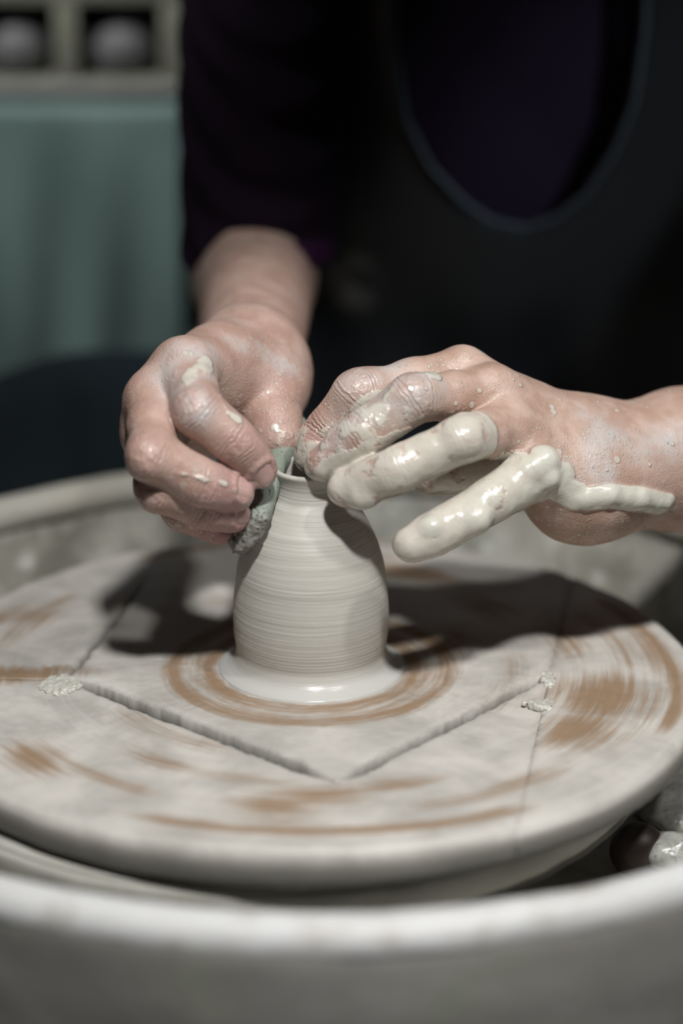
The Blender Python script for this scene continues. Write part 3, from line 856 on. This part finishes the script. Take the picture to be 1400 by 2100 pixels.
def nail(f, L, Wd, n):
    """curved nail plate laid on the back of a fingertip"""
    NU, NV = 14, 14
    q, dirs = nail_points(f, L, Wd, n, [(i / NU, j / NV * 2 - 1) for i in range(NU + 1) for j in range(NV + 1)])
    edge = np.array([[max(abs(j / NV * 2 - 1) ** 6, (1 - i / NU) ** 8) for j in range(NV + 1)] for i in range(NU + 1)]).ravel()
    q = q - dirs * (.00042 - .0006 * edge)[:, None]
    bm = bmesh.new(); top = [bm.verts.new(x) for x in q]; bot = [bm.verts.new(x) for x in q + dirs * .0008]
    W1 = NV + 1
    for i in range(NU):
        for j in range(NV):
            k = i * W1 + j
            bm.faces.new((top[k], top[k + 1], top[k + 1 + W1], top[k + W1])); bm.faces.new((bot[k], bot[k + W1], bot[k + 1 + W1], bot[k + 1]))
    for i in range(NU):
        for j in (0, NV): k = i * W1 + j; bm.faces.new((top[k], top[k + W1], bot[k + W1], bot[k]))
    for j in range(NV):
        for i in (0, NU): k = i * W1 + j; bm.faces.new((top[k], top[k + 1], bot[k + 1], bot[k]))
    link('fingernail', bm_mesh('fingernail', bm), M_NAIL, body)


for nf in NAILS: nail(*nf)

# ---- clothes
def fShirt(x):
    t = smax(trunk(x, .006), rcone(x, NK + np.array([0, -.05, .10]), NK + np.array([0, -.05, .14]), .0, .0) * -1 + .055, .01)
    a = arms(x, .010)
    ax = np.array([0., -.09, -.10]);
    # wrinkles run round the sleeves
    q = x @ np.array([.25, -.45, .9], np.float32)
    a = a - .0022 * np.sin(q * 330 + 2.5 * vnoise(x, 25, 3)) * (.5 + .5 * vnoise(x, 14, 8)) - .002 * vnoise(x, 22, 1)
    hem = P(522, 545, .195)
    cut = -((x - hem.astype(np.float32)) @ (np.array([-.03, .22, .97], np.float32)))
    cutL = (x - (E_L + np.array([-.02, -.02, 0])).astype(np.float32)) @ np.array([0, -.75, -.65], np.float32)
    a = smax(a, np.where(x[:, 0] < .1, cut, cutL), .004)
    d = smin(t, a, .03) - .002 * fbm(x, 16, 4, 2)
    return d


Vs, Qs = surface_net(fShirt, (-.17, .10, -.16), (.46, .62, .46), .0035)
shirt = link('shirt', np_mesh('shirt', Vs, Qs), M_SHIRT, person, label='dark purple top with short sleeves')

HD = NK + np.array([0, -.055, .19])


def fHair(x):
    d = rcone(x, HD + np.array([0, .018, .045]), HD + np.array([0, .020, -.02]), .088, .078) - .003 * fbm(x, 60, 2)
    return smax(d, -((x - (HD + np.array([0, -.055, .03])).astype(np.float32)) @ np.array([0, .83, .55], np.float32)), .01)


Vh, Qh = surface_net(fHair, HD - .13, HD + .16, .006)
link('hair', np_mesh('hair', Vh, Qh), M_DARK, person)


def fCuff(x):
    a = arms(x, .0118) - .001 * vnoise(x, 40, 1)
    n = np.array([-.03, .22, .97], np.float32); h = (x - P(522, 545, .195).astype(np.float32)) @ n
    return smax(a, np.abs(h - .0045) - .006, .003)


c0 = P(522, 545, .235); Vc, Qc = surface_net(fCuff, c0 - .075, c0 + .075, .002)
link('sleeve_hem', np_mesh('sleeve_hem', Vc, Qc), M_CUFF, shirt, label='magenta sleeve hem')

# apron: a low rounded neckline between two straps
UY = .315
UPX = [(800, -160), (808, 100), (832, 250), (880, 345), (950, 420), (1010, 460), (1080, 474), (1140, 452), (1200, 405), (1260, 310), (1298, 210), (1318, 60), (1325, -160)]
UX = np.array([P(a, b, UY)[[0, 2]] for a, b in UPX])


def u_out(x):
    """signed distance to the neckline opening (negative inside the opening)"""
    px, pz = x[:, 0], x[:, 2]; d = np.full(len(x), 9., np.float32); ins = np.zeros(len(x), bool)
    for (ax_, az), (bx, bz) in zip(UX, UX[1:]):
        ex, ez = bx - ax_, bz - az; t = np.clip(((px - ax_) * ex + (pz - az) * ez) / (ex * ex + ez * ez), 0, 1)
        d = np.minimum(d, np.hypot(px - ax_ - t * ex, pz - az - t * ez))
    zz = np.interp(px, UX[:, 0], UX[:, 1], left=9, right=9); zz = np.where((px < UX[:, 0].min()) | (px > UX[:, 0].max()), 9, zz)
    ins = pz > zz
    return np.where(ins, -d, d)


TH_R = [np.array([.03, .43, -.058]), np.array([-.13, .36, -.062]), np.array([-.33, .25, -.075])]
TH_L = [np.array([.19, .43, -.045]), np.array([.33, .30, -.035]), np.array([.47, .14, -.04])]


def legs(x, g=0.):
    d = None
    for T in (TH_R, TH_L):
        for a, b, ra, rb in ((T[0], T[1], .088, .080), (T[1], T[2], .080, .064), (T[2], T[2] + np.array([.01, .02, -.42]), .062, .045)):
            e = rcone(x, a, b, ra + g, rb + g); d = e if d is None else smin(d, e, .03)
    return d


def fTrous(x): return smin(legs(x, .002), rcone(x, np.array([.02, .47, -.05]), np.array([.19, .47, -.05]), .105, .105), .04) - .004 * fbm(x, 14, 5, 2)


Vt, Qt = surface_net(fTrous, (-.46, .04, -.52), (.57, .62, .10), .007)
link('trousers', np_mesh('trousers', Vt, Qt), M_TROUSER, person)
for T in (TH_R, TH_L):
    an = T[2] + np.array([.01, .02, -.42])
    fS = lambda x: smax(smin(rcone(x, an + np.array([0, .02, -.03]), an + np.array([0, -.15, -.038]), .040, .030), rcone(x, an, an + np.array([0, 0, -.03]), .044, .042), .03), -(x[:, 2] - (FLOOR + .001)), .006)
    Vv, Qv = surface_net(fS, an + np.array([-.07, -.21, -.09]), an + np.array([.07, .09, .06]), .005)
    link('shoe', np_mesh('shoe', Vv, Qv), M_DARK, person)


def fApron(x):
    base = smin(trunk(x, .014, .03), legs(x, .010), .06)
    n = .0035 * fbm(x, 13, 9, 2) + .0022 * np.sin(x[:, 0] * 90 + 2 * vnoise(x, 9, 2)) * sstep(.10, .0, x[:, 2])
    d = base - n
    reg = smax(-u_out(x), x[:, 1] - .42, .004)
    reg = np.maximum(reg, np.maximum(.010 - .11 * sstep(.13, -.02, x[:, 2]) - x[:, 0], x[:, 0] - .36))
    reg = np.maximum(reg, x[:, 2] - .345)
    return smax(d, reg, .004)


Va, Qa = surface_net(fApron, (-.16, .08, -.16), (.42, .46, .36), .0035)
SM = [PM(705, 610, 290), PM(690, 660, 270)]
sm = cap_field(Va.astype(np.float32), [P(715, 580, .33), P(705, 640, .30), P(690, 690, .28)], .012, .010)
apron = link('apron', np_mesh('apron', Va, Qa, True, {'smear': sm}), M_APRON, person, label='black apron with a low rounded neckline')
fine = []
for (a, b), (c, d_) in zip(UPX, UPX[1:]):
    for t in np.linspace(0, 1, 8, endpoint=False):
        px, py = a + (c - a) * t, b + (d_ - b) * t
        w0 = P(px, py, UY)
        q = np.array([w0[0], .12, w0[2]])
        for _ in range(60):
            dd = float(smin(trunk(q[None].astype(np.float32), .0135, .03), legs(q[None].astype(np.float32), .010), .06)[0]); q[1] += max(dd * .7, 1e-5)
            if dd < 2e-4 or q[1] > .5: break
        if q[1] < .5: fine.append(q)
link('neckline_hem', tube(fine, .0022, 8), M_HEM, apron)

# ------------------------------------------------------------------ rib held against the pot
RB = [PM(592, 896, 30), PM(560, 940, 22), PM(531, 1008, -3), PM(514, 1062, -14), PM(503, 1095, -17)]
rn = np.array([-.72, -.25, .64])


def fRib(x):
    d = None
    for a, b, ra, rb in zip(RB, RB[1:], (.0100, .012, .0105, .0105), (.012, .0105, .0105, .0085)):
        e = flat_cone(x, a, b, ra, rb, rn, .52); d = e if d is None else smin(d, e, .004)
    low = sstep(.082, .072, x[:, 2])
    return d - low * (.0008 * fbm(x, 300, 3, 2) + .0010 * fbm(x, 620, 4, 2)) - .0003 * fbm(x, 260, 8, 2)


Vr, Qr = surface_net(fRib, np.min(RB, 0) - .016, np.max(RB, 0) + .016, .0007, .002)


def mat_rib():
    m = NT('speckled_green_rib'); o = m.obj(); v = m.voro(o, 620); n = m.noise(o, 90, 4)
    sp = m.math('MULTIPLY', m.mapr(v.outputs['Distance'], .34, .2), m.mapr(m.noise(o, 150, 2), .45, .6))
    col = m.mix(n, (.19, .225, .185), (.26, .295, .25)); col = m.mix(sp, col, (.08, .09, .075))
    n2 = m.noise(o, 420, 4, .7)
    col = m.mix(m.attr('slip'), col, m.mix(n2, (.08, .078, .068), (.30, .29, .26)))
    return m.out(col, .45, m.math('ADD', n2, m.math('MULTIPLY', sp, -1)), .6, .0008)


t_ = np.array(RB); slip = sstep(.080, .070, Vr[:, 2]) * sstep(-.009, -.004, (Vr - np.array(RB[3])) @ np.array([.8, -.35, 0]) + .004 * fbm(Vr.astype(np.float32), 160, 5))
rib = link('pottery_rib', np_mesh('pottery_rib', Vr, Qr, True, {'slip': slip}), mat_rib())
rib['label'] = 'speckled grey-green throwing rib pinched between finger and thumb at the neck of the pot'; rib['category'] = 'pottery tool'

# ------------------------------------------------------------------ clay scraps
M_SCRAP = mat_clay_wall('wet_clay_scrap', (.46, .45, .40), (.56, .55, .50), (.36, .35, .31), 120, .3)

M_WET = mat_clay_wall('wet_slip_heap', (.26, .26, .235), (.36, .36, .33), (.16, .16, .145), 90, .25)


def scrap(name, label, c, size, seed, mat=None, amp=.22, cat='clay scrap'):
    c = np.array(c); size = np.array(size)
    def fn(x):
        q = (x - c) / size; return (np.sqrt((q * q).sum(1)) - 1) * size.min() - amp * size.min() * fbm(x, .75 / size.min(), seed, 2)
    V, Q = surface_net(fn, c - size * 1.7, c + size * 1.7, size.min() / 9, .003)
    o = link(name, np_mesh(name, V - c, Q), mat or M_SCRAP); o.location = c; o['label'] = label; o['category'] = cat


scrap('clay_scrap', 'small lump of wet clay on the turntable at the right corner of the square plate', PZ(1102, 1445, .0006), (.0060, .0050, .0021), 3, None, .55)
scrap('clay_scrap', 'thin crumb of clay in the joint just behind the lump at the square plate corner', PZ(1122, 1392, .0005), (.0028, .0080, .0017), 5, None, .55)
scrap('clay_scrap', 'ragged heap of clay smeared at the left corner of the square plate', PZ(124, 1404, .0002), (.008, .010, .0011), 8, None, .3)
q = PZ(1372, 1742, -.048); scrap('clay_scrap', 'glistening clump of wet slip in the splash pan, beside the dark plug', q, (.011, .010, .007), 11, M_WET)
q = PZ(1392, 1640, -.056); scrap('clay_scrap', 'grey heap of wet clay in the splash pan behind the glistening clump', q, (.020, .03, .008), 13, M_WET)
q = PZ(1308, 1742, -.050); scrap('drain_plug', 'dark brown round plug in the floor of the splash pan, half under the turntable', q, (.011, .011, .011), 15, mat_plain('brown_rubber', (.035, .022, .018), .5, 60, .3), .08, 'plug')

# ------------------------------------------------------------------ behind: a covered bench and a small rack of pots
BY = .56
def XZ(px, py): q = P(px, py, BY); return q[0], q[2]
xr, zt = XZ(372, 205); xl = P(-260, 205, BY)[0]
bench = thing('covered_bench', 'bench draped with a pale green sheet, left behind the potter', 'bench', ((xr + xl) / 2, BY + .2, FLOOR))
bm = bmesh.new(); box_bm(bm, (xl + .01, BY + .012, FLOOR), (xr - .01, BY + .40, zt - .012), .004); link('bench_body', bm_mesh('bench_body', bm), M_DARK, bench)
nx, nz = 110, 90; zb = FLOOR + .10
xs = np.linspace(xl, xr, nx); path = []
for k in np.linspace(0, 1, 26): path.append((BY + .40 - k * .40, zt))
for a in np.linspace(0, math.pi / 2, 6)[1:]: path.append((BY - .008 * math.sin(a), zt - .008 + .008 * math.cos(a)))
for k in np.linspace(0, 1, nz)[1:]: path.append((BY - .008, zt - .008 - k * (zt - .008 - zb)))
V = np.array([[x, y, z] for x in xs for y, z in path]); m_ = len(path)
dn = np.clip((zt - V[:, 2]) / .25, 0, 1)
V[:, 1] -= dn * (.012 + .010 * np.sin(V[:, 0] * 62 + V[:, 2] * 22) + .006 * np.sin(V[:, 0] * 130 + 1 - V[:, 2] * 9))
V[:, 2] += .002 * vnoise(V.astype(np.float32), 20, 4)
i = np.arange(nx - 1)[:, None]; j = np.arange(m_ - 1)[None]
Q = np.stack([i * m_ + j, i * m_ + j + 1, (i + 1) * m_ + j + 1, (i + 1) * m_ + j], -1).reshape(-1, 4)
me = np_mesh('sheet', V, Q); sh = link('sheet', me, M_SHEET, bench); md = sh.modifiers.new('thick', 'SOLIDIFY'); md.thickness = .002; md.offset = -1
# strip of pale board along the bench top and the rack standing on it
bm = bmesh.new(); box_bm(bm, (xl, BY - .004, zt + .003), (xr + .004, BY + .20, zt + .0105), .002)
bd = link('ledge_board', bm_mesh('ledge_board', bm), mat_plain('pale_board', (.25, .25, .235), .7, 14, .2)); bd['label'] = 'pale grey board lying along the top of the covered bench'; bd['category'] = 'board'
z0 = zt + .0105; rack = thing('pot_rack', 'small grey wooden pigeonhole rack on the board over the green sheet', 'rack', ((xl + xr) / 2, BY + .08, z0))
zs = [z0, XZ(0, 165)[1], XZ(0, 8)[1]]; hgt = zs[2] - zs[1]
def bar(name, lo, hi):
    bm = bmesh.new(); box_bm(bm, lo, hi, .0015); link(name, bm_mesh(name, bm), M_WOODG, rack)
x1, x2, x3 = XZ(112, 90)[0], XZ(160, 90)[0], XZ(330, 90)[0]
xe = XZ(384, 90)[0]; pitch_ = x3 - x1
bar('base_rail', (xl, BY, z0), (xe, BY + .13, zs[1]))
for lvl in range(2):
    zz = zs[2] + lvl * (hgt + .02)
    bar('shelf', (xl, BY, zz), (xe, BY + .13, zz + .014))
bar('back_panel', (xl, BY + .125, zs[1]), (xe, BY + .135, zs[2] + hgt + .034))
for lvl in range(2):
    b0 = zs[1] + lvl * (hgt + .014); b1 = b0 + hgt
    bar('end_panel', (x3, BY, b0), (xe, BY + .125, b1))
    for k in range(3):
        bar('divider', (x1 - k * pitch_, BY, b0), (x2 - k * pitch_, BY + .125, b1))
prf = smooth_prof([(0, .0005), (.010, .0005), (.0165, .004), (.0205, .014), (.0195, .025), (.013, .034), (.0105, .037), (.0125, .040), (.011, .0395), (.009, .036), (.014, .026), (.012, .006), (0, .004)], 5)
V, Q = lathe('jar', prf, 48); jm = np_mesh('grey_jar', V, Q); jm.materials.append(M_GREYPOT)
for k, lab in enumerate(('small round grey jar in the pigeonhole nearest the potter\'s sleeve', 'small round grey jar in the pigeonhole further from the sleeve')):
    o = bpy.data.objects.new('grey_jar', jm); COL.objects.link(o); o.location = ((x2 + x3) / 2 - k * pitch_, BY + .0245, zs[1]); o['label'] = lab; o['category'] = 'jar'; o['group'] = 'grey jars in the rack'

# stool under the potter
st = thing('stool', 'low dark stool under the potter', 'stool', (.142, .47, FLOOR))
V, Q = lathe('seat', smooth_prof([(0, -.160), (.14, -.160), (.152, -.168), (.152, -.183), (.145, -.190), (0, -.190)], 4), 64, (.142, .47)); link('seat', np_mesh('seat', V, Q), M_METAL, st)
for a in range(4):
    c, s = math.cos(a * math.pi / 2 + .78), math.sin(a * math.pi / 2 + .78)
    link('leg', tube([(.142 + c * .10, .47 + s * .10, -.188), (.142 + c * .15, .47 + s * .15, FLOOR)], .013, 10), M_METAL, st)
